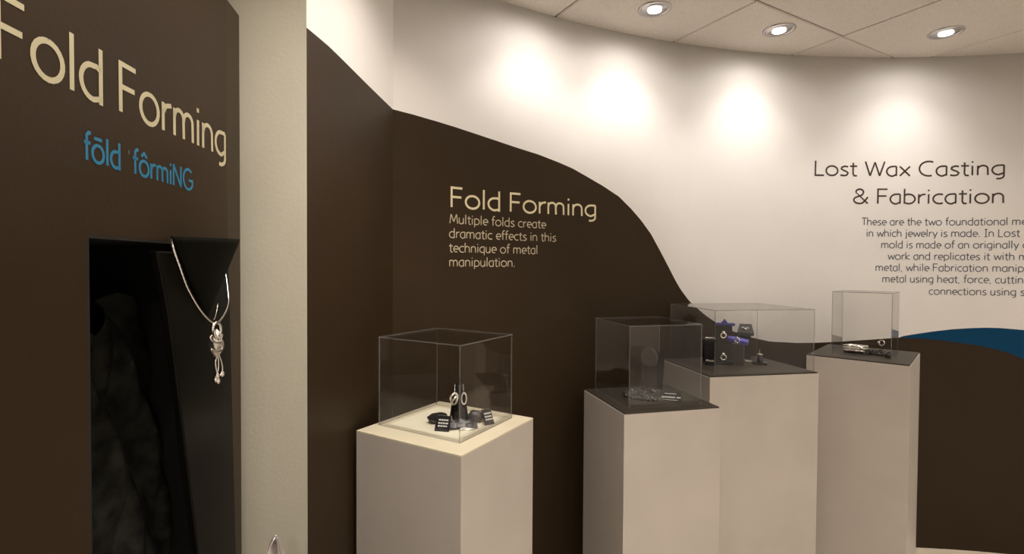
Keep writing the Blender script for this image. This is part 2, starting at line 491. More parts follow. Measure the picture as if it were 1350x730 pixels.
# ---------------------------------------------------------------- stroke lettering
def a_bowl(w=.5, x=.68):
    return [[(w, x)] + [(w, 0)], [(w, x)] + arc(w * .62, x * .62, w * .62, x * .38, 75, 180, 8)[0:] + arc(w * .62, x * .42, w * .62, x * .42, 180, 270, 8) + [(w, .06)]]
X = .66
G = {
 'F': (.62, [[(.5, 1), (.04, 1), (.04, 0)], [(.04, .53), (.46, .53)]]),
 'L': (.58, [[(.05, 1), (.04, 0), (.5, 0)]]),
 'M': (.92, [[(.02, 0), (.14, 1), (.42, .2), (.70, 1), (.82, 0)]]),
 'W': (1.06, [[(.02, 1), (.26, 0), (.5, .95), (.74, 0), (.98, 1)]]),
 'C': (.8, [arc(.47, .5, .44, .5, 62, 290, 20)]),
 'T': (.64, [[(.0, 1), (.6, 1)], [(.3, 1), (.3, 0)]]),
 'I': (.46, [[(.05, 1), (.35, 1)], [(.2, 1), (.2, 0)], [(.05, 0), (.35, 0)]]),
 'N': (.84, [[(.06, 0), (.06, 1), (.66, 0), (.66, 1)]]),
 'G': (.9, [arc(.46, .5, .42, .5, 48, 330, 20) + [(.82, .46), (.5, .46)]]),
 '&': (.86, [[(.74, 0), (.14, .78)] + arc(.33, .8, .19, .2, 190, -20, 10) + [(.46, .6), (.12, .42)] + arc(.33, .25, .29, .25, 150, 300, 10) + [(.66, .3), (.74, .45)]]),
 'o': (.74, [arc(.33, X / 2, .3, X / 2, 90, 450, 22)]),
 'l': (.27, [[(.09, 1.04), (.09, 0)]]),
 'd': (.68, [[(.52, 1.04), (.52, 0), (.47, .0)], [(.52, .6)] + [(.42, X)] + arc(.33, .33, .3, .33, 110, 270, 12) + [(.52, .06)]]),
 'b': (.68, [[(.07, 1.04), (.07, 0)], [(.07, .06)] + arc(.27, .33, .3, .33, 270, 430, 12) + [(.2, X), (.07, .56)]]),
 'r': (.44, [[(.07, X), (.07, 0)], [(.07, .42), (.18, .6), (.38, X)]]),
 'm': (.98, [[(.06, X), (.06, 0)], [(.06, .44)] + arc(.25, .46, .18, .2, 150, 0, 8) + [(.44, 0)], [(.44, .44)] + arc(.63, .46, .19, .2, 150, 0, 8) + [(.83, 0)]]),
 'n': (.66, [[(.06, X), (.06, 0)], [(.06, .42)] + arc(.29, .44, .21, .22, 150, 0, 8) + [(.51, 0)]]),
 'u': (.64, [[(.06, X), (.06, .22)] + arc(.26, .22, .2, .22, 180, 300, 8) + [(.49, .24)], [(.49, X), (.49, 0)]]),
 'i': (.27, [[(.09, X), (.09, 0)], [(.09, .86), (.09, .97)]]),
 'j': (.3, [[(.12, X), (.12, -.14), (.0, -.26)], [(.12, .86), (.12, .97)]]),
 'g': (.68, [[(.54, X), (.54, -.05)] + arc(.3, -.06, .24, .2, 0, -110, 8), [(.54, X), (.4, X)] + arc(.33, .34, .3, .32, 100, 270, 12) + [(.54, .14)]]),
 'q': (.66, [[(.52, X), (.52, -.28)], [(.52, X), (.4, X)] + arc(.33, .34, .3, .32, 100, 270, 12) + [(.52, .12)]]),
 'p': (.68, [[(.07, X), (.07, -.28)], [(.07, .08)] + arc(.27, .33, .3, .33, 260, 430, 12) + [(.2, X), (.07, .56)]]),
 'a': (.64, [[(.5, X), (.5, 0)], [(.5, X), (.4, X)] + arc(.32, .32, .29, .34, 100, 270, 12) + [(.5, .1)]]),
 's': (.52, [[(.42, .62), (.26, X), (.1, .58), (.08, .46), (.2, .36), (.34, .29), (.42, .18), (.36, .04), (.2, 0), (.03, .04)]]),
 't': (.42, [[(.16, .9), (.16, .12), (.22, .0), (.36, .0)], [(.0, X), (.36, X)]]),
 'e': (.62, [[(.05, .34), (.54, .34)] + arc(.3, .34, .25, .32, 0, 300, 16)]),
 'f': (.4, [[(.36, 1.04), (.24, 1.04), (.14, .92), (.14, 0)], [(.0, X), (.33, X)]]),
 'c': (.56, [arc(.33, .33, .3, .33, 60, 300, 14)]),
 'h': (.66, [[(.06, 1.04), (.06, 0)], [(.06, .42)] + arc(.29, .44, .21, .22, 150, 0, 8) + [(.51, 0)]]),
 'w': (.84, [[(.02, X), (.2, 0), (.4, .6), (.6, 0), (.78, X)]]),
 'x': (.6, [[(.03, X), (.52, 0)], [(.52, X), (.03, 0)]]),
 'y': (.58, [[(.03, X), (.28, .02)], [(.52, X), (.18, -.28)]]),
 'k': (.6, [[(.06, 1.04), (.06, 0)], [(.48, X), (.06, .3), (.52, 0)]]),
 'v': (.58, [[(.02, X), (.27, 0), (.5, X)]]),
 'z': (.56, [[(.04, X), (.48, X), (.03, 0), (.5, 0)]]),
 '.': (.26, [[(.08, -.03), (.08, .09)]]),
 ',': (.26, [[(.1, .04), (.04, -.14)]]),
 "'": (.26, [[(.1, 1.0), (.1, .82)]]),
 ' ': (.34, []),
}
G['\u014d'] = (G['o'][0], G['o'][1] + [[(.12, .9), (.54, .9)]])
G['\u00f4'] = (G['o'][0], G['o'][1] + [[(.14, .82), (.33, 1.0), (.52, .82)]])
def run_width(s, track=.0):
    return sum(G[c][0] + track for c in s) - track - .12
def words(parent, name, s, u0, u1, z0, z1, cap, wt, surf, m, fit=None):
    """one mesh per word; every word keeps its place in the line"""
    k = (u1 - u0) / run_width(fit or s)
    sl = (z1 - z0) / (u1 - u0)
    x = 0
    for wd in s.split(' '):
        mb = MB()
        a, b = u0 + x * k, u0 + (x + run_width(wd)) * k
        text(mb, wd, a, b, z0 + sl * (a - u0), z0 + sl * (b - u0), cap, wt, surf)
        mb.v = [tuple(Vector(v) - parent.location) for v in mb.v]
        mb.build(name, m, parent)
        x += sum(G[c][0] for c in wd) + G[' '][0]
def split_sharp(strokes):
    out = []
    for st in strokes:
        cur = [st[0]]
        for i in range(1, len(st)):
            cur.append(st[i])
            if i < len(st) - 1:
                d1 = Vector((st[i][0] - st[i - 1][0], st[i][1] - st[i - 1][1])); d2 = Vector((st[i + 1][0] - st[i][0], st[i + 1][1] - st[i][1]))
                if d1.length > .05 and d2.length > .05 and d1.normalized().dot(d2.normalized()) < -.3:
                    out.append(cur); cur = [st[i]]
        out.append(cur)
    return out
def text(mb, s, u0, u1, z0, z1, cap, wt, surf, fit=None, track=0.0, mi=0):
    """strokes of string s; fit is the substring (prefix) that spans u0..u1; surf(u, z) -> (x, y, z)"""
    fit = fit or s
    k = (u1 - u0) / run_width(fit, track)
    sl = (z1 - z0) / (u1 - u0)
    x = 0
    h = wt * cap / 2
    for c in s:
        adv, strokes = G[c]
        for st in split_sharp(strokes):
            P = [((x + a) * k, b * cap) for a, b in st]
            Q = [P[0]]
            for p in P[1:]:
                if math.hypot(p[0] - Q[-1][0], p[1] - Q[-1][1]) > 1e-5: Q.append(p)
            if len(Q) < 2: continue
            L, Rr = [], []
            for i, p in enumerate(Q):
                a = Q[max(i - 1, 0)]; b = Q[min(i + 1, len(Q) - 1)]
                d1 = Vector((p[0] - a[0], p[1] - a[1])); d2 = Vector((b[0] - p[0], b[1] - p[1]))
                if d1.length < 1e-9: d1 = d2.copy()
                if d2.length < 1e-9: d2 = d1.copy()
                d1.normalize(); d2.normalize()
                t = d1 + d2
                if t.length < .2: t = d1.copy()
                t.normalize()
                nrm = Vector((-t.y, t.x))
                sc = min(1 / max(.35, nrm.dot(Vector((-d1.y, d1.x)))), 1.9)
                L.append((p[0] + nrm.x * h * sc, p[1] + nrm.y * h * sc))
                Rr.append((p[0] - nrm.x * h * sc, p[1] - nrm.y * h * sc))
            # small caps extend
            vs = [surf(u0 + a, z0 + b + sl * a) for a, b in L] + [surf(u0 + a, z0 + b + sl * a) for a, b in Rr]
            n = len(Q)
            mb.add(vs, [(i, i + 1, n + i + 1, n + i) for i in range(n - 1)], mi)
        x += adv + track
def wsurf(u, z):                            # u is arc length on the curved wall
    x, y = oncirc(u / RW, RW - .0006)
    return (x, y, z)
def wtext(parent, name, s, q0, q1, cap, wt, m, fit=None):
    (t0, z0), (t1, z1) = onwall(*q0), onwall(*q1)
    zm = (z0 + z1) / 2
    words(parent, name, s, t0 * RW, t1 * RW, zm, zm, cap, wt, wsurf, m, fit)
x, y = oncirc(-.55, RW - .001)
t = thing('wall_lettering', 'cream FOLD FORMING heading and paragraph lettering on the brown painted wall', 'wall text', (x, y, 1.6))
wtext(t, 'heading_word', 'Fold Forming', (594, 271), (785, 287), .073, .115, CREAMV)
for s, a, b in (('Multiple folds create', (592.7, 293.6), (719, 301.3)), ('dramatic effects in this', (592, 312.2), (732.4, 319)),
                ('technique of metal', (592, 331), (708.3, 335.5)), ('manipulation.', (592, 350.4), (678.4, 351.7))):
    wtext(t, 'word', s, a, b, .0345, .105, SANDV)
x, y = oncirc(.1, RW - .001)
t = thing('wall_lettering', 'dark Lost Wax Casting and Fabrication heading over blue-grey text on the white wall', 'wall text', (x, y, 1.6))
wtext(t, 'heading_word', 'Lost Wax Casting', (1073.7, 230.5), (1324, 230.5), .0715, .115, DARKV)
wtext(t, 'heading_word', '& Fabrication', (1124.4, 267.8), (1323.5, 267.8), .0715, .115, DARKV)
for s, f, a, b in (('These are the two foundational methods', 'These are the two foundational', (1136, 296), (1328, 297)),
                   ('in which jewelry is made. In Lost Wax a', 'in which jewelry is made. In Lost', (1142, 311), (1343.7, 312.5)),
                   ('mold is made of an originally carved', 'mold is made of an originally', (1161.5, 326), (1342, 328)),
                   ('work and replicates it with molten', 'work and replicates it with', (1170.4, 341.6), (1337, 343)),
                   ('metal, while Fabrication manipulates', 'metal, while Fabrication', (1154, 356.3), (1302, 358.3)),
                   ('metal using heat, force, cutting and', 'metal using heat, force,', (1163, 371.3), (1306, 373.5)),
                   ('connections using solder.', 'connections using', (1224.5, 388), (1339, 389.5))):
    wtext(t, 'word', s, a, b, .036, .12, GREYV, f)

# ---------------------------------------------------------------- the thick brown panel on the left with its niche
pd = ray(640, 352); PDIR = Vector((pd.x, pd.y)).normalized()     # along the panel, away from the camera
PN = Vector((PDIR.y, -PDIR.x))                                    # out of its face, into the room
PD = .56
PO = -PN * PD
def pp(t, n=0.0, z=0.0): v = PO + PDIR * t + PN * n; return (v.x, v.y, z)
def pline(px, py, n=0.0):                                          # pixel -> (t, z) in the plane n off the face
    b = PO + PN * n
    return online(px, py, b, PDIR)
tE, _ = pline(299.5, 200)
_, zTop = pline(301, 1)
tNa, zNt = pline(114.6, 309.5)
tNb = tE - .035
zNb, DEP = .7, .3
panel = thing('partition', 'thick brown freestanding partition with an open black niche at the left', 'partition', (*pp(.5)[:2], 0), math.atan2(PDIR.y, PDIR.x))
def pbox(mb, t0, t1, n0, n1, z0, z1, mi=0): mb.box(t0 - .5, t1 - .5, n0, n1, z0, z1, mi)
# local axes: x along the panel, y = -PN side is +y ; so face at y=0, depth towards +y
m = MB()
ch = .075; cd = ch * math.tan(math.radians(6.5))
T0 = -1.3
def P2(pts): return [(a - .5, b) for a, b in pts]
gt = [T0, tNa, tNb, tE, tE + ch]; gn = [0, 0, 0, 0, cd]; gz = [0, zNb, zNt, zTop]
ix = {}
for side in (0, 1):
    for a_, t_ in enumerate(gt):
        for b_, z_ in enumerate(gz):
            ix[side, a_, b_] = len(ix)
vs = [None] * len(ix)
for (side, a_, b_), k_ in ix.items():
    vs[k_] = (gt[a_] - .5, DEP + .02 if side else gn[a_], gz[b_])
fs = []
for a_ in range(4):
    for b_ in range(3):
        if not (a_ == 1 and b_ == 1):
            fs.append((ix[0, a_, b_], ix[0, a_ + 1, b_], ix[0, a_ + 1, b_ + 1], ix[0, a_, b_ + 1]))
        fs.append((ix[1, a_, b_], ix[1, a_, b_ + 1], ix[1, a_ + 1, b_ + 1], ix[1, a_ + 1, b_]))
    for b_ in (0, 3):
        fs.append((ix[0, a_, b_], ix[1, a_, b_], ix[1, a_ + 1, b_], ix[0, a_ + 1, b_]) if b_ == 0 else (ix[0, a_, b_], ix[0, a_ + 1, b_], ix[1, a_ + 1, b_], ix[1, a_, b_]))
for b_ in range(3):
    fs.append((ix[0, 0, b_], ix[0, 0, b_ + 1], ix[1, 0, b_ + 1], ix[1, 0, b_]))
    fs.append((ix[0, 4, b_], ix[1, 4, b_], ix[1, 4, b_ + 1], ix[0, 4, b_ + 1]))
m.add(vs, fs)
m.build('body', BROWN, panel)
m = MB()
e = .004
pbox(m, tNa, tNa + e, 0.0003, DEP - e, zNb, zNt)
pbox(m, tNb - e, tNb, 0.0003, DEP - e, zNb, zNt)
pbox(m, tNa, tNb, DEP - e, DEP, zNb, zNt)
pbox(m, tNa, tNb, 0.0003, DEP, zNt - e, zNt)
pbox(m, tNa, tNb, 0.0003, DEP, zNb, zNb + e)
m.build('niche_lining', BLACKM, panel)
def psurf(u, z): return pp(u, .0006, z)
def ptext(parent, name, s, q0, q1, cap, wt, mt, fit=None, pre=None):
    (t0, z0), (t1, z1) = pline(*q0, .0012), pline(*q1, .0012)
    if pre:
        k = (t1 - t0) / run_width(fit)
        w_ = sum(G[c][0] for c in pre) * k
        sl = (z1 - z0) / (t1 - t0)
        words(parent, name, pre + s, t0 - w_, t1, z0 - sl * w_, z1, cap, wt, psurf, mt, pre + fit)
    else:
        words(parent, name, s, t0, t1, z0, z1, cap, wt, psurf, mt, fit)
t = thing('panel_lettering', 'large cream Fold Forming lettering across the brown panel', 'wall text', pp(.8, .001, 1.75))
ptext(t, 'heading_word', 'Forming', (158, 146), (297.5, 207.2), .0735, .105, CREAMP, 'Forming', 'Fold ')
t = thing('panel_lettering', 'blue pronunciation lettering below the large cream heading', 'wall text', pp(.8, .001, 1.68))
ptext(t, 'word', 'f\u014dld', (111.5, 209.5), (159, 223), .0375, .13, BLUEV)
ptext(t, 'word', "f\u00f4rmiNG", (176, 228), (253.5, 251), .0375, .13, BLUEV)
ptext(t, 'accent', "'", (169, 226), (171.5, 227), .034, .08, GREYV)

# black display board and bust collar with necklace
def bd(px, py, n): tt, z = pline(px, py, n); return tt, z
nb = .012
a = bd(213, 331, nb); b = bd(262, 729, nb); c = bd(312, 729, nb); d = bd(302, 331, nb)
zt = a[1]; slope_l = (b[0] - a[0]) / (b[1] - zt); slope_r = (c[0] - d[0]) / (c[1] - zt)
zbot = .9
TL = lambda z: a[0] + slope_l * (z - zt)
TR = lambda z: d[0] + slope_r * (z - zt)
stand = thing('necklace_stand', 'tall tapering black necklace display stand leaning out of the niche', 'display stand', (*pp(.9)[:2], 0))
m = MB()
rows = 24
vs = []
for i in range(rows + 1):
    z = zNb + .006 + (zt - zNb - .006) * i / rows
    f = i / rows
    flare = .012 * max(0, (f - .8) / .2) ** 2
    for tt, nn in ((TL(z) - flare, nb), (TR(z), nb), (TR(z), nb - .014), (TL(z) - flare, nb - .014)):
        vs.append(Vector(pp(tt, nn, z)) - stand.location)
fs = [(0, 1, 2, 3), tuple(4 * rows + k for k in (3, 2, 1, 0))]
for i in range(rows):
    for k in range(4):
        k2 = (k + 1) % 4
        fs.append((4 * i + k, 4 * i + 4 + k, 4 * i + 4 + k2, 4 * i + k2))
m.add(vs, fs)
m.build('board', SATIN, stand, bevel=.003)
# collar: triangular leather flap bowed outwards
nc = .03
p0 = bd(229, 311.5, nc); p1 = bd(317, 315.5, nc); p2 = bd(284, 418, nc)
m = MB()
vs = []; K = 16
for side in (0, 1):
    for i in range(K + 1):
        for j in range(K + 1):
            f = i / K; g = j / K
            l = (p0[0] + (p2[0] - p0[0]) * f - .003 * math.sin(PI * f), p0[1] + (p2[1] - p0[1]) * f)
            r = (p1[0] + (p2[0] - p1[0]) * f - .0 * f, p1[1] + (p2[1] - p1[1]) * f)
            if f > .97: r = (r[0] + .004, r[1]); l = (l[0] - .004, l[1])
            tt = l[0] + (r[0] - l[0]) * g
            z = l[1] + (r[1] - l[1]) * g
            nn = nc + .022 * math.sin(PI * g) * (1 - f) - .014 * f - side * .006
            vs.append(Vector(pp(tt, nn, z)) - stand.location)
S = (K + 1) ** 2
fs = []
for i in range(K):
    for j in range(K):
        q = i * (K + 1) + j
        fs.append((q, q + K + 1, q + K + 2, q + 1))
        fs.append((S + q, S + q + 1, S + q + K + 2, S + q + K + 1))
rim = [i for i in range(K + 1)] + [i * (K + 1) + K for i in range(1, K + 1)] + [K * (K + 1) + j for j in range(K - 1, -1, -1)] + [i * (K + 1) for i in range(K - 1, 0, -1)]
for i in range(len(rim)):
    u, v = rim[i], rim[(i + 1) % len(rim)]
    fs.append((u, v, S + v, S + u))
m.add(vs, fs)
m.build('collar', LEATH, stand, smooth=True)
tm = (p0[0] + p1[0]) / 2
MB().tube([Vector(pp(tm, nb - .004, zt - .035)) - stand.location, Vector(pp(tm, nc + .004, p0[1] - .03)) - stand.location], .006, 8).build('bracket', BLACKM, stand)

neck = thing('necklace', 'silver snake chain necklace with a hammered pendant on the black bust', 'necklace', pp(.95, .04, 1.35))
def np_(px, py, n): tt, z = pline(px, py, n); return Vector(pp(tt, n, z)) - neck.location
def smooth_pts(P, sub=6):
    out = []
    for i in range(len(P) - 1):
        p0_, p1_, p2_, p3_ = P[max(i - 1, 0)], P[i], P[i + 1], P[min(i + 2, len(P) - 1)]
        for k in range(sub):
            t_ = k / sub
            out.append(.5 * ((2 * p1_) + (-p0_ + p2_) * t_ + (2 * p0_ - 5 * p1_ + 4 * p2_ - p3_) * t_ ** 2 + (-p0_ + 3 * p1_ - 3 * p2_ + p3_) * t_ ** 3))
    out.append(P[-1])
    return out
ch_ = [(230, 312, .012), (226, 314, .024), (227, 322, .04), (230, 333, .046), (238, 355, .05), (246, 377, .052), (257, 398, .054), (268, 414, .056), (280, 425, .058), (288, 424, .058),
       (297, 411, .05), (301, 396, .04), (299.5, 378, .03), (297, 361, .018), (295, 350, .012)]
cp = smooth_pts([np_(*q) for q in ch_], 8)
mb = MB().tube(cp, [.0016 if i % 2 else .0021 for i in range(len(cp))], 8)
mb.build('chain', SILVER, neck, smooth=True)
# inner loop of the far chain side
mb = MB().tube(smooth_pts([np_(*q) for q in [(287, 400, .03), (285, 412, .035), (282, 421, .04)]], 5), .0011, 6)
mb.build('chain', SILVER, neck, smooth=True)
pc = .06
def ell(px, py, rx, ry, n0=20, a0=90, n=pc):
    return [np_(px + rx * math.cos(math.radians(a0 + 360 * k / n0)), py - ry * math.sin(math.radians(a0 + 360 * k / n0)), n) for k in range(n0)]
MB().tube(ell(285.5, 433.5, 5.2, 8.5), .0032, 8, closed=True).build('bail', SILVER, neck, smooth=True)
ctr = np_(286, 453, pc)
m = MB()
bmx = bmesh.new()
bmesh.ops.create_icosphere(bmx, subdivisions=3, radius=1)
rnd = random.Random(3)
vs = []
for v in bmx.verts:
    c_ = v.co
    k = 1 + .13 * math.sin(5 * c_.z + 2) + .1 * math.sin(6 * c_.x + 4 * c_.z) + .06 * math.sin(9 * c_.y + 1)
    vs.append(ctr + Vector((c_.x * .009 * k, c_.y * .0135 * k, c_.z * .0255 * k)))
fs = [tuple(v.index for v in f.verts) for f in bmx.faces]
bmx.free()
m.add(vs, fs)
m.build('pendant', SILVERB, neck, smooth=True)
m = MB()
for q in ([(279, 442), (277, 445), (280, 449), (288, 452), (293, 449)], [(278, 460), (285, 463), (292, 461), (292, 456)], [(290, 443), (293, 441), (291, 447)], [(282, 436), (284, 444), (288, 448)]):
    m.tube(smooth_pts([np_(x_, y_, pc + .013) for x_, y_ in q], 5), .0022, 7)
m.build('wire_wrap', SILVER, neck, smooth=True)
m = MB()
for q in ([(287, 466), (284, 476), (285, 487), (288, 496)], [(288, 466), (292, 478), (293, 488), (290, 495)], [(287, 466), (288, 480), (287, 490), (286, 500)]):
    m.tube(smooth_pts([np_(x_, y_, pc) for x_, y_ in q], 5), .0016, 7)
m.build('dangle', SILVER, neck, smooth=True)
for q in ((287, 502, 2.6, 3.6), (292.5, 492.5, 2.2, 2.6), (284, 500, 2, 2), (286, 495, 2, 3)):
    c_ = np_(q[0], q[1], pc)
    m = MB().lathe([(0.0003, -.0065), (.0035, -.004), (.0045, 0), (.0035, .004), (.0003, .0065)], 10, mtx=Matrix.Translation(c_))
    m.build('bead', SILVER, neck, smooth=True)

# velvet cloth inside the niche
cl = MB()
NU, NZ = 150, 170
zc1 = zNb + .01
top_prof = [(0, .74), (.06, .80), (.12, .86), (.2, .79), (.27, .70), (.34, .78), (.42, .9), (.52, .83), (.6, .80), (.7, .96), (.8, 1.06), (1, .9)]
hw = tNb - tNa - .02
vs = []
for i in range(NZ + 1):
    for j in range(NU + 1):
        g = j / NU; f = i / NZ
        top = zNb + (zNt - zNb) * (.55 + .35 * (interp(top_prof, g) - .1))
        z = zc1 + (top - zc1) * f
        s1 = g * 9 + f * 5.2 + .8 * math.sin(f * 5 + g * 3)
        s2 = g * 17 + f * 6.5 + 1.3 * math.sin(f * 4)
        s3 = g * 13 - f * 7 + 1.1 * math.sin(g * 6 + f * 2)
        s4 = g * 27 + f * 15 + 1.2 * math.sin(f * 9 + g * 5)
        fold = .026 * abs(math.sin(s1)) + .013 * abs(math.sin(s3)) + .008 * math.sin(s2) + .005 * math.sin(s4)
        n = -.19 + fold + .085 * (1 - f) + .02 * math.sin(PI * g)
        vs.append(pp(tNa + .01 + hw * g, n, z))
fs = [(i * (NU + 1) + j, i * (NU + 1) + j + 1, (i + 1) * (NU + 1) + j + 1, (i + 1) * (NU + 1) + j) for i in range(NZ) for j in range(NU)]
base = Vector(pp(.7, -.15, zNb))
cl.add([Vector(v) - base for v in vs], fs)
o = cl.build('draped_cloth', CLOTH, None, base, smooth=True)
sm = o.modifiers.new('thickness', 'SOLIDIFY'); sm.thickness = .003
tag(o, 'black velvet cloth heaped in diagonal folds inside the dark niche', 'cloth')

# ---------------------------------------------------------------- pedestals and cases
def frame_of(F, L, R_):
    """rectangle with front corner F; L, R_ are left and right corners"""
    a = Vector((L.x - F.x, L.y - F.y)); b = Vector((R_.x - F.x, R_.y - F.y))
    la, lb = a.length, b.length
    aa = math.atan2(a.y, a.x); ab = math.atan2(b.y, b.x)
    # average so that a = b + 90deg
    mid = (aa + ab) / 2
    return mid + PI / 4, mid - PI / 4, la, lb
def pedestal(label, qL, qF, qR, z, topm, la=None, lb=None, edge=True):
    L, F, R_ = at(*qL, z), at(*qF, z), at(*qR, z)
    aa, ab, A, B = frame_of(F, L, R_)
    if la: A = la
    if lb: B = lb
    t = thing('pedestal', label, 'pedestal', (F.x, F.y, 0), ab)
    # local x along right edge (length B), local y along left edge (length A)
    m = MB().box(0, B, 0, A, 0, z - .005)
    m.build('body', PEDW, t, bevel=.0006)
    i_ = .0035 if edge else 0
    m = MB().box(i_, B - i_, i_, A - i_, z - .005, z)
    m.build('top_board', topm, t, bevel=.0008)
    return t, F, aa, ab, A, B
def case(label, z, base, topf, ab, size=None, group='clear acrylic display cases'):
    """base: pixels of left, front, right bottom corners"""
    L, F, R_ = [at(*q, z) for q in base]
    u = Vector((math.cos(ab), math.sin(ab))); v = Vector((-u.y, u.x))
    B = (Vector((R_.x, R_.y)) - Vector((F.x, F.y))).dot(u)
    A = (Vector((L.x, L.y)) - Vector((F.x, F.y))).dot(v)
    if size: A, B = size[0] or A, size[1] or B
    d = ray(*topf)
    dist = math.hypot(F.x, F.y)
    h = EYE + d.z / math.hypot(d.x, d.y) * dist - z
    t = thing('acrylic_case', label, 'display case', (F.x, F.y, z + .0005), ab, group)
    th = .0032
    def pane(x0, x1, y0, y1, z0, z1, axis):
        m = MB().box(x0, x1, y0, y1, z0, z1)
        # faces order: bottom, top, y0, y1, x0, x1
        keep = {'z': (0, 1), 'y': (2, 3), 'x': (4, 5)}[axis]
        m.m = [0 if i in keep else 1 for i in range(6)]
        return m.build('pane', [ACR, ACE], t)
    pane(0, B, 0, th, 0, h - th, 'y')
    pane(0, B, A - th, A, 0, h - th, 'y')
    pane(0, th, th, A - th, 0, h - th, 'x')
    pane(B - th, B, th, A - th, 0, h - th, 'x')
    pane(0, B, 0, A, h - th, h, 'z')
    return t, A, B, h
Z1, Z2, Z3, Z4 = EYE - .485, EYE - .50, EYE - .42, EYE - .365
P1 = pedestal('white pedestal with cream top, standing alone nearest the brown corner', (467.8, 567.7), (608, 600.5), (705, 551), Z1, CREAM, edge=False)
P2_ = pedestal('front left white pedestal with dark top, below the gravel and black stand', (772, 513.5), (823, 545), (950, 536), Z2, DARKTOP, la=.36)
P3 = pedestal('wide white pedestal with dark top carrying the blue and black ring blocks', (877, 472), (936, 496), (1073.7, 489), Z3, DARKTOP, la=.385)
P4 = pedestal('tall rightmost white pedestal with dark top in front of the blue wave', (1062.5, 467), (1200.5, 481.3), (1217.7, 464.7), Z4, DARKTOP)
C1 = case('clear acrylic case on the cream topped pedestal', Z1, [(507.6, 557), (606.5, 584.5), (674.5, 551)], (610, 455), P1[3])
C2 = case('clear acrylic case over the black tapered stand and gravel', Z2, [(789.8, 514.8), (829.3, 539), (926, 533)], (828, 429.5), P2_[3], size=(.3, None))
C3 = case('largest clear acrylic case over the blue and black ring blocks', Z3, [(875, 470), (942, 494.6), (1067, 488)], (944, 409), P3[3], size=(.355, None))
C4 = case('narrow tall acrylic case on the rightmost pedestal', Z4, [(1096, 466), (1175.5, 474.5), (1187, 466)], (1178, 386.5), P4[3])

t = C1[0]
e = .022
o = MB().box(e, C1[2] - e, e, C1[1] - e, -.0004, .0001).build('mat', mat('cream_lit_square', (.93, .88, .68), .5, var=.04, vscale=15), P1[0])  # lit area inside the case, painted as a paler cream square
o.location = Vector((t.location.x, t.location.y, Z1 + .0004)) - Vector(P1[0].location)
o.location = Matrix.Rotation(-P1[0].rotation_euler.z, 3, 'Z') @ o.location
def on(px, py, z): v = at(px, py, z); return (v.x, v.y, z + .0006)
def pxm(px, py, z):                          # metres per pixel there
    v = at(px, py, z); return (R3.transposed() @ (v - Vector((0, 0, EYE)))).z / -FPX
def cam_rot(px, py, z):                      # yaw that faces the camera there
    v = at(px, py, z); return math.atan2(v.y, v.x) - PI / 2
def stone(name, label, px, py, z, sx, sy, sz, m_, seed, rz=0):
    rnd = random.Random(seed)
    bmx = bmesh.new()
    bmesh.ops.create_icosphere(bmx, subdivisions=3, radius=1)
    ph = [rnd.uniform(0, 6) for _ in range(6)]
    vs = []
    for v in bmx.verts:
        c = v.co
        k = 1 + .1 * math.sin(3 * c.x + ph[0]) + .09 * math.sin(4 * c.y + ph[1]) + .05 * math.sin(8 * c.z + 5 * c.x + ph[2])
        vs.append((c.x * sx * k, c.y * sy * k, max(0, (c.z * k * .5 + .45)) * sz))
    fs = [tuple(v.index for v in f.verts) for f in bmx.faces]
    bmx.free()
    o = MB().add(vs, fs).build(name, m_, None, on(px, py, z), rz, smooth=True)
    tag(o, label, 'stone')
    return o
def tent(label, px, py, z, w_, h_, rz, lean=.6):
    t = thing('tent_card', label, 'card', on(px, py, z), rz, 'small tent cards on the cream pedestal')
    d = h_ * .6
    m = MB()
    m.add([(-w_ / 2, 0, 0), (w_ / 2, 0, 0), (w_ / 2, d, h_), (-w_ / 2, d, h_), (-w_ / 2, .0012, 0), (w_ / 2, .0012, 0), (w_ / 2, d + .0012, h_ - .0005), (-w_ / 2, d + .0012, h_ - .0005)],
          [(0, 1, 2, 3), (5, 4, 7, 6), (0, 4, 5, 1), (3, 2, 6, 7), (0, 3, 7, 4), (1, 5, 6, 2)])
    m.build('front_leaf', CARDB, t)
    m = MB()
    m.add([(-w_ / 2, 2 * d, 0), (w_ / 2, 2 * d, 0), (w_ / 2, d + .0015, h_), (-w_ / 2, d + .0015, h_), (-w_ / 2, 2 * d - .0012, 0), (w_ / 2, 2 * d - .0012, 0), (w_ / 2, d + .0013, h_ - .002), (-w_ / 2, d + .0013, h_ - .002)],
          [(1, 0, 3, 2), (4, 5, 6, 7), (0, 1, 5, 4), (0, 4, 7, 3), (1, 2, 6, 5), (2, 3, 7, 6)])
    m.build('rear_leaf', CARDC, t)
    m = MB()
    rnd = random.Random(w_ * 1000)
    for r_ in (.72, .52, .34):
        x0 = -w_ * .32
        while x0 < w_ * .3:
            l_ = rnd.uniform(.08, .2) * w_
            pts = []
            for (xx_, ff) in ((x0, r_ - .045), (x0 + l_, r_ - .045), (x0 + l_, r_ + .045), (x0, r_ + .045)):
                pts.append((xx_, d * ff - .0005, h_ * ff + .0003))
            m.add(pts, [(0, 1, 2, 3)])
            x0 += l_ + .035 * w_
    m.build('print', INK, t)
    return t
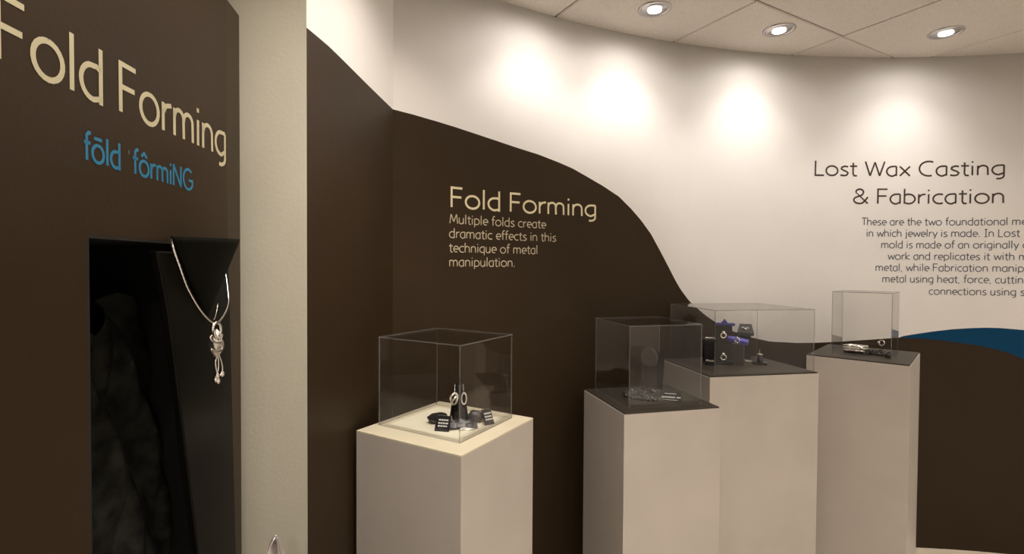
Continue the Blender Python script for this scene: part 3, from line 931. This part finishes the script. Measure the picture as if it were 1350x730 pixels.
# cream pedestal: ring stand, stones, cards, folded metal
px_, py_ = 605, 556
k1 = pxm(px_, py_, Z1)
st = thing('bottle_stand', 'glossy black bottle shaped jewellery stand at the centre of the cream pedestal', 'display stand', on(px_, py_, Z1), cam_rot(px_, py_, Z1))
H_ = 50 * k1
prof = [(14 * k1, 0), (14.2 * k1, 2 * k1), (13 * k1, 5 * k1), (12 * k1, 10 * k1), (11.4 * k1, 14 * k1), (10.6 * k1, 19 * k1), (9.3 * k1, 26 * k1), (8.3 * k1, 33 * k1), (7.6 * k1, 40 * k1), (7.2 * k1, 47 * k1), (6.6 * k1, 49 * k1), (5 * k1, 50 * k1)]
MB().lathe(prof, 36).build('body', BLACK, st, smooth=True)
for sx in (-1, 1):
    MB().tube([(sx * 4.5 * k1, -7 * k1, 43 * k1), (sx * 5.6 * k1, -8.5 * k1, 46 * k1), (sx * 5.6 * k1, -8 * k1, 50 * k1), (sx * 4.5 * k1, -4 * k1, 52 * k1)], .0012, 6).build('hook', SILVER, st, smooth=True)
for sx, lb in ((-1, 'large crumpled silver earring hanging at the left of the bottle stand'), (1, 'silver hoop earring at the right of the bottle stand')):
    v = Vector(st.location) + Matrix.Rotation(st.rotation_euler.z, 3, 'Z') @ Vector((sx * 6.4 * k1, -9.6 * k1, 33 * k1))
    e_ = thing('earring', lb, 'earring', v, st.rotation_euler.z, 'earrings on the bottle stand')
    m = MB()
    if sx < 0:
        m.tube([((4.2 * k1 + .6 * k1 * math.sin(3 * a_)) * math.cos(a_), 1 * k1 * math.sin(2 * a_), (7 * k1 + .8 * k1 * math.sin(2 * a_)) * math.sin(a_)) for a_ in [2 * PI * i / 26 for i in range(26)]], 1.5 * k1, 8, closed=True)
        m.tube([(-3 * k1, -1 * k1, -3 * k1), (0, -1.6 * k1, 0), (2.6 * k1, -1 * k1, 3.6 * k1)], 1.6 * k1, 8)
    else:
        m.tube([(3.2 * k1 * math.cos(a_), 1 * k1 * math.sin(a_), 7 * k1 * math.sin(a_)) for a_ in [2 * PI * i / 26 for i in range(26)]], 1.0 * k1, 8, closed=True)
    m.build('hoop', SILVERB, e_, smooth=True)
    MB().tube([(0, 0, 7 * k1), (-sx * .8 * k1, -.3 * k1, 10 * k1), (-sx * 1.0 * k1, .4 * k1, 13 * k1)], .0009, 6).build('ear_wire', SILVER, e_, smooth=True)
stone('black_stone', 'long glossy black stone lying left of the bottle stand', 577, 557, Z1, 16 * k1, 9 * k1, 13 * k1, STONE, 1, cam_rot(577, 557, Z1) + .1)
stone('rounded_stone', 'rounded grey-black stone right of the bottle stand', 628, 556, Z1, 11 * k1, 8 * k1, 17 * k1, GUN, 5, cam_rot(628, 556, Z1))
tent('small black tent card in front of the long black stone', 582, 569, Z1, 19 * k1, 17 * k1, cam_rot(582, 569, Z1) - .35)
tent('small black tent card at the right of the rounded stone', 646, 560, Z1, 14 * k1, 18 * k1, cam_rot(646, 560, Z1) + .55)
# folded metal cuff
t0_ = on(609, 564, Z1)
m = MB()
NN, MM = 30, 12
vs = []
for i in range(NN + 1):
    for j in range(MM + 1):
        g = i / NN; f = j / MM
        r_ = 1 + .18 * math.sin(g * 9)
        x_ = (g - .5) * 38 * k1
        yv = (f - .5) * 17 * k1 * r_ + 2 * k1 * math.sin(g * 7)
        zv = 2 * k1 + 9 * k1 * math.sin(PI * f) ** 1.0 * (.55 + .45 * math.cos((g - .42) * 3)) + 1.3 * k1 * math.sin(f * 26 + g * 6) + .8 * k1 * math.sin(g * 19)
        vs.append((x_, yv, max(zv, .0004)))
m.add(vs, [(i * (MM + 1) + j, (i + 1) * (MM + 1) + j, (i + 1) * (MM + 1) + j + 1, i * (MM + 1) + j + 1) for i in range(NN) for j in range(MM)])
cuff = m.build('folded_cuff', GUN, None, t0_, cam_rot(609, 564, Z1) + .12, smooth=True)
cuff.modifiers.new('thickness', 'SOLIDIFY').thickness = .0012
tag(cuff, 'pleated dark metal cuff lying before the bottle stand', 'cuff')
t1_ = on(618, 566, Z1)
m = MB()
vs = []
for i in range(19):
    for j in range(7):
        g = i / 18; f = j / 6
        vs.append(((g - .5) * 25 * k1, (f - .5) * 8 * k1 + 2 * k1 * math.sin(g * 8), .001 + max(0, 6 * k1 * math.sin(PI * g) * f + 1.2 * k1 * math.sin(f * 12 + g * 9))))
m.add(vs, [(i * 7 + j, i * 7 + 7 + j, i * 7 + 8 + j, i * 7 + 1 + j) for i in range(18) for j in range(6)])
lf = m.build('folded_leaf', SILVERB, None, t1_, cam_rot(618, 566, Z1) + .3, smooth=True)
lf.modifiers.new('thickness', 'SOLIDIFY').thickness = .0008
tag(lf, 'crumpled bright silver leaf in front of the dark cuff', 'brooch')

# chips: broken black glass strewn as a bed (nobody could count it)
def chips(name, label, z, cx_, cy_, rx, ry, n, size, seed):
    rnd = random.Random(seed)
    c = at(cx_, cy_, z)
    m = MB()
    rz = cam_rot(cx_, cy_, z)
    for _ in range(n):
        a_ = rnd.uniform(0, 2 * PI); r_ = math.sqrt(rnd.random())
        x_, y_ = rx * r_ * math.cos(a_), ry * r_ * math.sin(a_)
        s_ = size * rnd.uniform(.5, 1.2)
        h_ = rnd.uniform(0, size * 2.2) * (1 - r_ ** 2)
        M_ = Matrix.Translation((x_, y_, s_ * .5 + h_)) @ Matrix.Rotation(rnd.uniform(0, 6), 4, 'Z') @ Matrix.Rotation(rnd.uniform(-1.2, 1.2), 4, 'X') @ Matrix.Rotation(rnd.uniform(-1, 1), 4, 'Y')
        m.box(-s_ * .6, s_ * .5, -s_ * .5, s_ * .4, -s_ * .35, s_ * .35, mtx=M_)
    o = m.build(name, GLASSY, None, (c.x, c.y, z + .0005), rz)
    o['kind'] = 'stuff'
    tag(o, label, 'gravel')
    return o
k2 = pxm(855, 520, Z2)
chips('glass_chips', 'bed of dark broken glass chips around the black tapered stand', Z2, 854, 522, 30 * k2, .075, 760, .009, 4)
# tapered stand and disc
v = on(861, 514.5, Z2)
ts = thing('tapered_stand', 'black tapered jewellery stand rising from the glass chips', 'display stand', v, cam_rot(862, 517, Z2) - math.radians(32))
w0, w1, d0, d1, hh = 20 * k2, 22.4 * k2, 13 * k2, 22 * k2, 51 * k2
m = MB()
m.add([(-w0 / 2, -d0 / 2, 0), (w0 / 2, -d0 / 2, 0), (w0 / 2, d0 / 2, 0), (-w0 / 2, d0 / 2, 0), (-w1 / 2, -d1 / 2, hh), (w1 / 2, -d1 / 2, hh + .002), (w1 / 2, d1 / 2, hh + .004), (-w1 / 2, d1 / 2, hh + .001)],
      [(3, 2, 1, 0), (4, 5, 6, 7), (0, 1, 5, 4), (1, 2, 6, 5), (2, 3, 7, 6), (3, 0, 4, 7)])
m.m = [0, 0, 1, 0, 0, 0]
m.build('body', [BLACK, mat('dark_brown_board', (.075, .06, .055), .5)], ts, bevel=.001)
v2 = Vector(v) + Matrix.Rotation(ts.rotation_euler.z, 3, 'Z') @ Vector((1.5 * k2, -d1 / 2 - .005, hh - 4.5 * k2))
br = thing('disc_brooch', 'round grey disc brooch at the top of the tapered stand', 'brooch', v2, ts.rotation_euler.z)
Mx = Matrix.Rotation(PI / 2, 4, 'X')
MB().lathe([(12.5 * k2, -.002), (13.2 * k2, 0), (12.5 * k2, .002), (11 * k2, .0026)], 40, mtx=Mx).build('disc', mat('grey_disc', (.11, .095, .085), .5, spec=.3), br, smooth=False)
MB().tube([(13 * k2 * math.cos(a_), 0, 13 * k2 * math.sin(a_)) for a_ in [2 * PI * i / 40 for i in range(40)]], .0011, 6, closed=True).build('rim', GUN, br, smooth=True)
# little sign
sg = thing('name_card', 'small black card with white print on the glass chips', 'card', on(884.5, 529, Z2), cam_rot(884, 528, Z2) + .05)
M_ = Matrix.Rotation(-.45, 4, 'X')
wc, hc = 26 * k2, 12 * k2
MB().box(-wc / 2, wc / 2, 0, .0015, .001, hc, mtx=M_).build('plate', CARDB, sg)
MB().box(-wc / 2, wc / 2, .0, .014, .0, .002).build('foot', CARDB, sg)
m = MB()
rnd = random.Random(2)
for zf, x0, x1, hgt in ((.80, -.28, .22, .07), (.42, -.44, .2, .13), (.42, .26, .46, .13), (.14, -.3, .3, .04)):
    x_ = x0
    while x_ < x1 - .02:
        l_ = rnd.uniform(.03, .06)
        pts = [M_ @ Vector((a_ * wc, -.0004, b_ * hc)) for a_, b_ in ((x_, zf - hgt / 2), (x_ + l_, zf - hgt / 2), (x_ + l_, zf + hgt / 2), (x_, zf + hgt / 2))]
        m.add(pts, [(0, 1, 2, 3)])
        x_ += l_ + .012
m.build('print', INK, sg)
stone('black_stone', 'small black stone at the left edge of the glass chips', 824.5, 523, Z2, .009, .008, .014, STONE, 8)

# ring blocks in the big case
k3 = pxm(955, 483, Z3)
def block(label, x0, x1, ytop, ybase, dep, m_, yaw=.0, top=None, name='display_block', z=Z3, taper=0, cat='display block'):
    cx_ = (x0 + x1) / 2
    v = on(cx_, ybase, z)
    k = pxm(cx_, ybase, z)
    t = thing(name, label, cat, v, cam_rot(cx_, ybase, z) + yaw, 'display blocks in the large case')
    W = (x1 - x0) * k; Hh = (ybase - ytop) * k
    m = MB()
    a_ = W / 2; b_ = W / 2 - taper
    m.add([(-a_, 0, 0), (a_, 0, 0), (a_, dep, 0), (-a_, dep, 0), (-b_, 0, Hh), (b_, 0, Hh), (b_, dep, Hh), (-b_, dep, Hh)],
          [(3, 2, 1, 0), (4, 5, 6, 7), (0, 1, 5, 4), (1, 2, 6, 5), (2, 3, 7, 6), (3, 0, 4, 7)])
    m.build('body', m_, t, bevel=.0012)
    return t, k, W, Hh
def ring(label, loc, rz, r, rt, m_=SILVER, tilt=0, name='ring', band=True, grp='rings in the large case'):
    t = thing(name, label, 'ring', loc, rz, grp)
    R_ = Matrix.Rotation(tilt, 3, 'X')
    MB().tube([R_ @ Vector((r * math.cos(a_), 0, r * math.sin(a_))) for a_ in [2 * PI * i / 28 for i in range(28)]], rt, 8, closed=True).build('band', m_, t, smooth=True)
    MB().lathe([(.0004, 0), (rt * 2.2, rt * .3), (rt * 2.4, rt * 1.4), (rt * 1.4, rt * 2.6), (.0004, rt * 3)], 10, mtx=Matrix.Translation(R_ @ Vector((0, 0, r)))).build('setting', m_, t, smooth=True)
    return t
# tallest block, foot plate, indigo shelf
bA = block('tall black block with an indigo shelf on top in the large case', 944.5, 964, 429, 480, .022, BLKBOX, .12)
tA, k, W, Hh = bA
MB().box(-W / 2 - .001, W / 2 + .010, -.006, .027, Hh, Hh + 3.2 * k).build('shelf', INDIGO, tA, bevel=.001)
MB().box(-W / 2, W / 2 + .001, -.016, -.0002, 0, 5 * k).build('foot', BLKBOX, tA, bevel=.001)
def loc_on(t, x_, y_, z_): return Vector(t.location) + Matrix.Rotation(t.rotation_euler.z, 3, 'Z') @ Vector((x_, y_, z_))
# knob ring on the shelf
kr = thing('ring', 'pearl topped ring standing on the indigo shelf', 'ring', loc_on(tA, .002, .012, Hh + 3.3 * k), tA.rotation_euler.z, 'rings in the large case')
MB().lathe([(4 * k, 0), (3.4 * k, 1.5 * k), (1.8 * k, 3 * k), (1.5 * k, 4.4 * k)], 14).build('cushion', INDIGO, kr, smooth=True)
MB().lathe([(.0003, 4 * k), (1.2 * k, 4.6 * k), (1.6 * k, 5.8 * k), (1.2 * k, 7 * k), (.0003, 7.6 * k)], 14).build('pearl', mat('pearl', (.8, .76, .68), .2), kr, smooth=True)
ring('upper silver ring on the front of the tall black block', loc_on(tA, -.004, -.0035, Hh - 13 * k), tA.rotation_euler.z, 3.2 * k, 1.15 * k)
ring('lower silver ring at the foot of the tall black block', loc_on(tA, -.003, -.008, 9.3 * k), tA.rotation_euler.z, 3.3 * k, 1.15 * k)
# grey block with tilted indigo cushion
bC = block('grey block with a tilted indigo cushion in the large case', 965, 979.5, 453.5, 481, .03, GREYBOX, -.1)
tC, k, W, Hh = bC
M_ = Matrix.Translation((1 * k, -.014, Hh + 5.5 * k)) @ Matrix.Rotation(.18, 4, 'Y') @ Matrix.Rotation(.3, 4, 'X')
MB().box(-13 * k, 12 * k, -.012, .016, -2.6 * k, 2.2 * k, mtx=M_).build('cushion', mat('violet_velvet', (.07, .06, .42), .5, sheen=.2), tC, bevel=.0015)
ring('silver ring on the tilted indigo cushion', loc_on(tC, 0, -.030, Hh + 6 * k), tC.rotation_euler.z, 2.8 * k, .7 * k)
# rear dark block with cushion
bB = block('rear dark block topped by a black wedge cushion in the large case', 975.5, 989, 442, 473, .028, BLKBOX, 0)
tB, k, W, Hh = bB
m = MB()
a_, b_ = 10 * k, 7 * k
m.add([(-a_, -.014, Hh), (a_, -.014, Hh), (a_, .02, Hh), (-a_, .02, Hh), (-a_ - .001, -.016, Hh + 4 * k), (a_ + .001, -.016, Hh + 4 * k), (b_, .012, Hh + 15 * k), (-b_, .012, Hh + 15 * k), (b_, .022, Hh + 14 * k), (-b_, .022, Hh + 14 * k)],
      [(3, 2, 1, 0), (0, 1, 5, 4), (4, 5, 6, 7), (7, 6, 8, 9), (1, 2, 8, 6, 5), (3, 0, 4, 7, 9), (2, 3, 9, 8)])
m.build('wedge', mat('charcoal_cushion', (.03, .03, .035), .5), tB, bevel=.0012)
def squiggle(label, loc, rz, k, w_, name='bracelet', cat='bracelet', grp=None, tilt=.0, n=3):
    t = thing(name, label, cat, loc, rz, grp)
    for q in range(n):
        ph = q * 1.7
        R_ = Matrix.Rotation(tilt, 3, 'X')
        pts = [R_ @ Vector(((g - .5) * w_ * (1 - .2 * q), (1.5 * q) * k + .9 * k * math.sin(g * 9 + ph), .0012 + 1.1 * k * (1 + math.sin(g * 7 + ph)) * .6)) for g in [i / 20 for i in range(21)]]
        MB().tube(pts, [.7 * k * (.7 + .5 * math.sin(i * 1.3 + ph) ** 2) for i in range(21)], 6).build('link', SILVER, t, smooth=True)
    return t
squiggle('silver pin on the black wedge cushion', loc_on(tB, 0, -.004, Hh + 8.3 * k), tB.rotation_euler.z, k, 10 * k, 'pin', 'pin', 'silver pins in the large case', .6, 2)
# left dark block
bL = block('low dark block behind the left front corner of the large case', 928.5, 942.5, 450, 478, .03, BLKBOX, .2)
tL, k, W, Hh = bL
MB().box(-W / 2 - .002, W / 2 + .002, -.006, .032, Hh, Hh + 3 * k).build('shelf', CARDB, tL, bevel=.0008)
squiggle('silver pin on top of the low dark block', loc_on(tL, 0, .002, Hh + 3.1 * k), tL.rotation_euler.z, k, 12 * k, 'pin', 'pin', 'silver pins in the large case', 0, 3)
bM = block('small black plinth at the foot of the low dark block', 929.5, 942.5, 477, 481.5, .012, CARDB, .1)
squiggle('silver pin on the small black plinth', loc_on(bM[0], 0, .002, 4.6 * k), tL.rotation_euler.z, k, 10 * k, 'pin', 'pin', 'silver pins in the large case', 0, 2)
# ring stand at the right
v = on(1001.5, 480.5, Z3)
rs = thing('ring_stand', 'small black post stand carrying a silver disc ring, right of the blocks', 'display stand', v, cam_rot(1001, 480, Z3))
k = k3
MB().box(-9 * k, 9 * k, -.01, .018, 0, 3.2 * k).build('base', BLACK, rs, bevel=.001)
MB().lathe([(4 * k, 3.2 * k), (3.6 * k, 6 * k), (3.2 * k, 12 * k), (2.6 * k, 13 * k)], 16).build('post', CARDB, rs, smooth=True)
dr = thing('disc_ring', 'silver disc ring with a thin spike on the black post', 'ring', loc_on(rs, 0, 0, 13.2 * k), 0, 'rings in the large case')
MB().lathe([(.5 * k, -.2 * k), (4 * k, .2 * k), (4 * k, 1.1 * k), (.8 * k, 1.6 * k)], 18).build('plate', SILVER, dr, smooth=True)
MB().tube([(0, 0, 1 * k), (-.4 * k, 0, 4 * k), (-.2 * k, 0, 7.6 * k)], [.6 * k, .4 * k, .15 * k], 6).build('spike', SILVER, dr, smooth=True)
squiggle('loose silver chain lying between the blocks and the post stand', on(985, 477, Z3), cam_rot(985, 477, Z3), k3, 14 * k3, 'chain', 'chain', None, 0, 3)

# narrow case
k4 = pxm(1145, 467, Z4)
chips('glass_chips', 'bed of black glass chips in the narrow case', Z4, 1148, 466.5, 26 * k4, .028, 330, .0068, 9)
def cuffring(label, px, py, dz, rx, ry, h_, yaw):
    v = on(px, py, Z4); v = (v[0], v[1], v[2] + dz)
    t = thing('bracelet', label, 'bracelet', v, cam_rot(px, py, Z4) + yaw)
    for q in range(3):
        z_ = h_ * (q + .5) / 3
        MB().tube([(rx * (1 + .06 * math.sin(4 * a_ + q)) * math.cos(a_), ry * math.sin(a_), z_ + .001 * math.sin(3 * a_ + q)) for a_ in [2 * PI * i / 30 for i in range(30)]], h_ / 6.5, 7, closed=True).build('band', SILVERB if q % 2 else SILVER, t, smooth=True)
    MB().lathe([(.0005, 0), (2.6 * k4, .5 * k4), (3 * k4, 2 * k4), (1.8 * k4, 3.6 * k4), (.0005, 4.2 * k4)], 12, mtx=Matrix.Translation((rx * .45, -ry * .9, h_ * .4))).build('ornament', SILVER, t, smooth=True)
cuffring('layered silver bangle on the glass chips in the narrow case', 1128, 465, .006, 12.5 * k4, .02, 9 * k4, .1)
stone('black_stone', 'dark stone behind the silver bangle in the narrow case', 1117, 462.5, Z4, 6 * k4, .008, 8 * k4, mat('navy_stone', (.02, .025, .06), .2), 12)
stone('black_stone', 'black stone at the right end of the chips in the narrow case', 1171, 471.5, Z4, 5 * k4, .008, 8 * k4, STONE, 14)
v = on(1162, 467, Z4)
ur = thing('finger_ring', 'upright silver ring on a thin stem in the narrow case', 'ring', v, cam_rot(1162, 467, Z4))
MB().tube([(0, 0, 0), (.3 * k4, 0, 6 * k4), (0, 0, 12 * k4)], .5 * k4, 6).build('stem', GUN, ur)
MB().tube([(3 * k4 * math.cos(a_), 0, 15 * k4 + 3.4 * k4 * math.sin(a_)) for a_ in [2 * PI * i / 24 for i in range(24)]], .6 * k4, 6, closed=True).build('band', SILVER, ur, smooth=True)
MB().lathe([(.0003, -2.4 * k4), (1.3 * k4, -1.4 * k4), (1.5 * k4, 1 * k4), (.0003, 2.4 * k4)], 10, mtx=Matrix.Translation((-3 * k4, -.001, 15 * k4))).build('stone_setting', SILVER, ur, smooth=True)

# ---------------------------------------------------------------- folded silver form at the foot of the grey wall
zL = .78
v = at(357, 711, EYE - .46)
lp = thing('low_pedestal', 'low white pedestal under the folded silver form, mostly below view', 'pedestal', (v.x, v.y, 0), 0)
MB().box(-.07, .075, -.075, .075, 0, zL).build('body', PEDW, lp, bevel=.0015)
ht = EYE - .46 - zL
m = MB()
vs = []
NI, NJ = 24, 16
for i in range(NI + 1):
    for j in range(NJ + 1):
        f = i / NI; g = j / NJ - .5
        wdt = .15 * (1 - f) ** .75 + .002
        x_ = g * wdt + .008 * f
        y_ = .02 * math.sin(g * 9 + f * 4) * (1 - f * .7) + .012 * abs(g) * 4 * (1 - f)
        vs.append((x_, y_, ht * (f ** .9) + .001))
m.add(vs, [(i * (NJ + 1) + j, i * (NJ + 1) + j + 1, (i + 1) * (NJ + 1) + j + 1, (i + 1) * (NJ + 1) + j) for i in range(NI) for j in range(NJ)])
o = m.build('folded_form', mat('pale_silver_sheet', (.8, .74, .72), .3, .5, var=.5, vscale=30, bump=.8, bscale=60), None, (v.x, v.y, zL), cam_rot(357, 711, zL) + .3, smooth=True)
o.modifiers.new('thickness', 'SOLIDIFY').thickness = .002
tag(o, 'pointed crumpled silver sheet peeking up before the grey-green wall', 'sculpture')
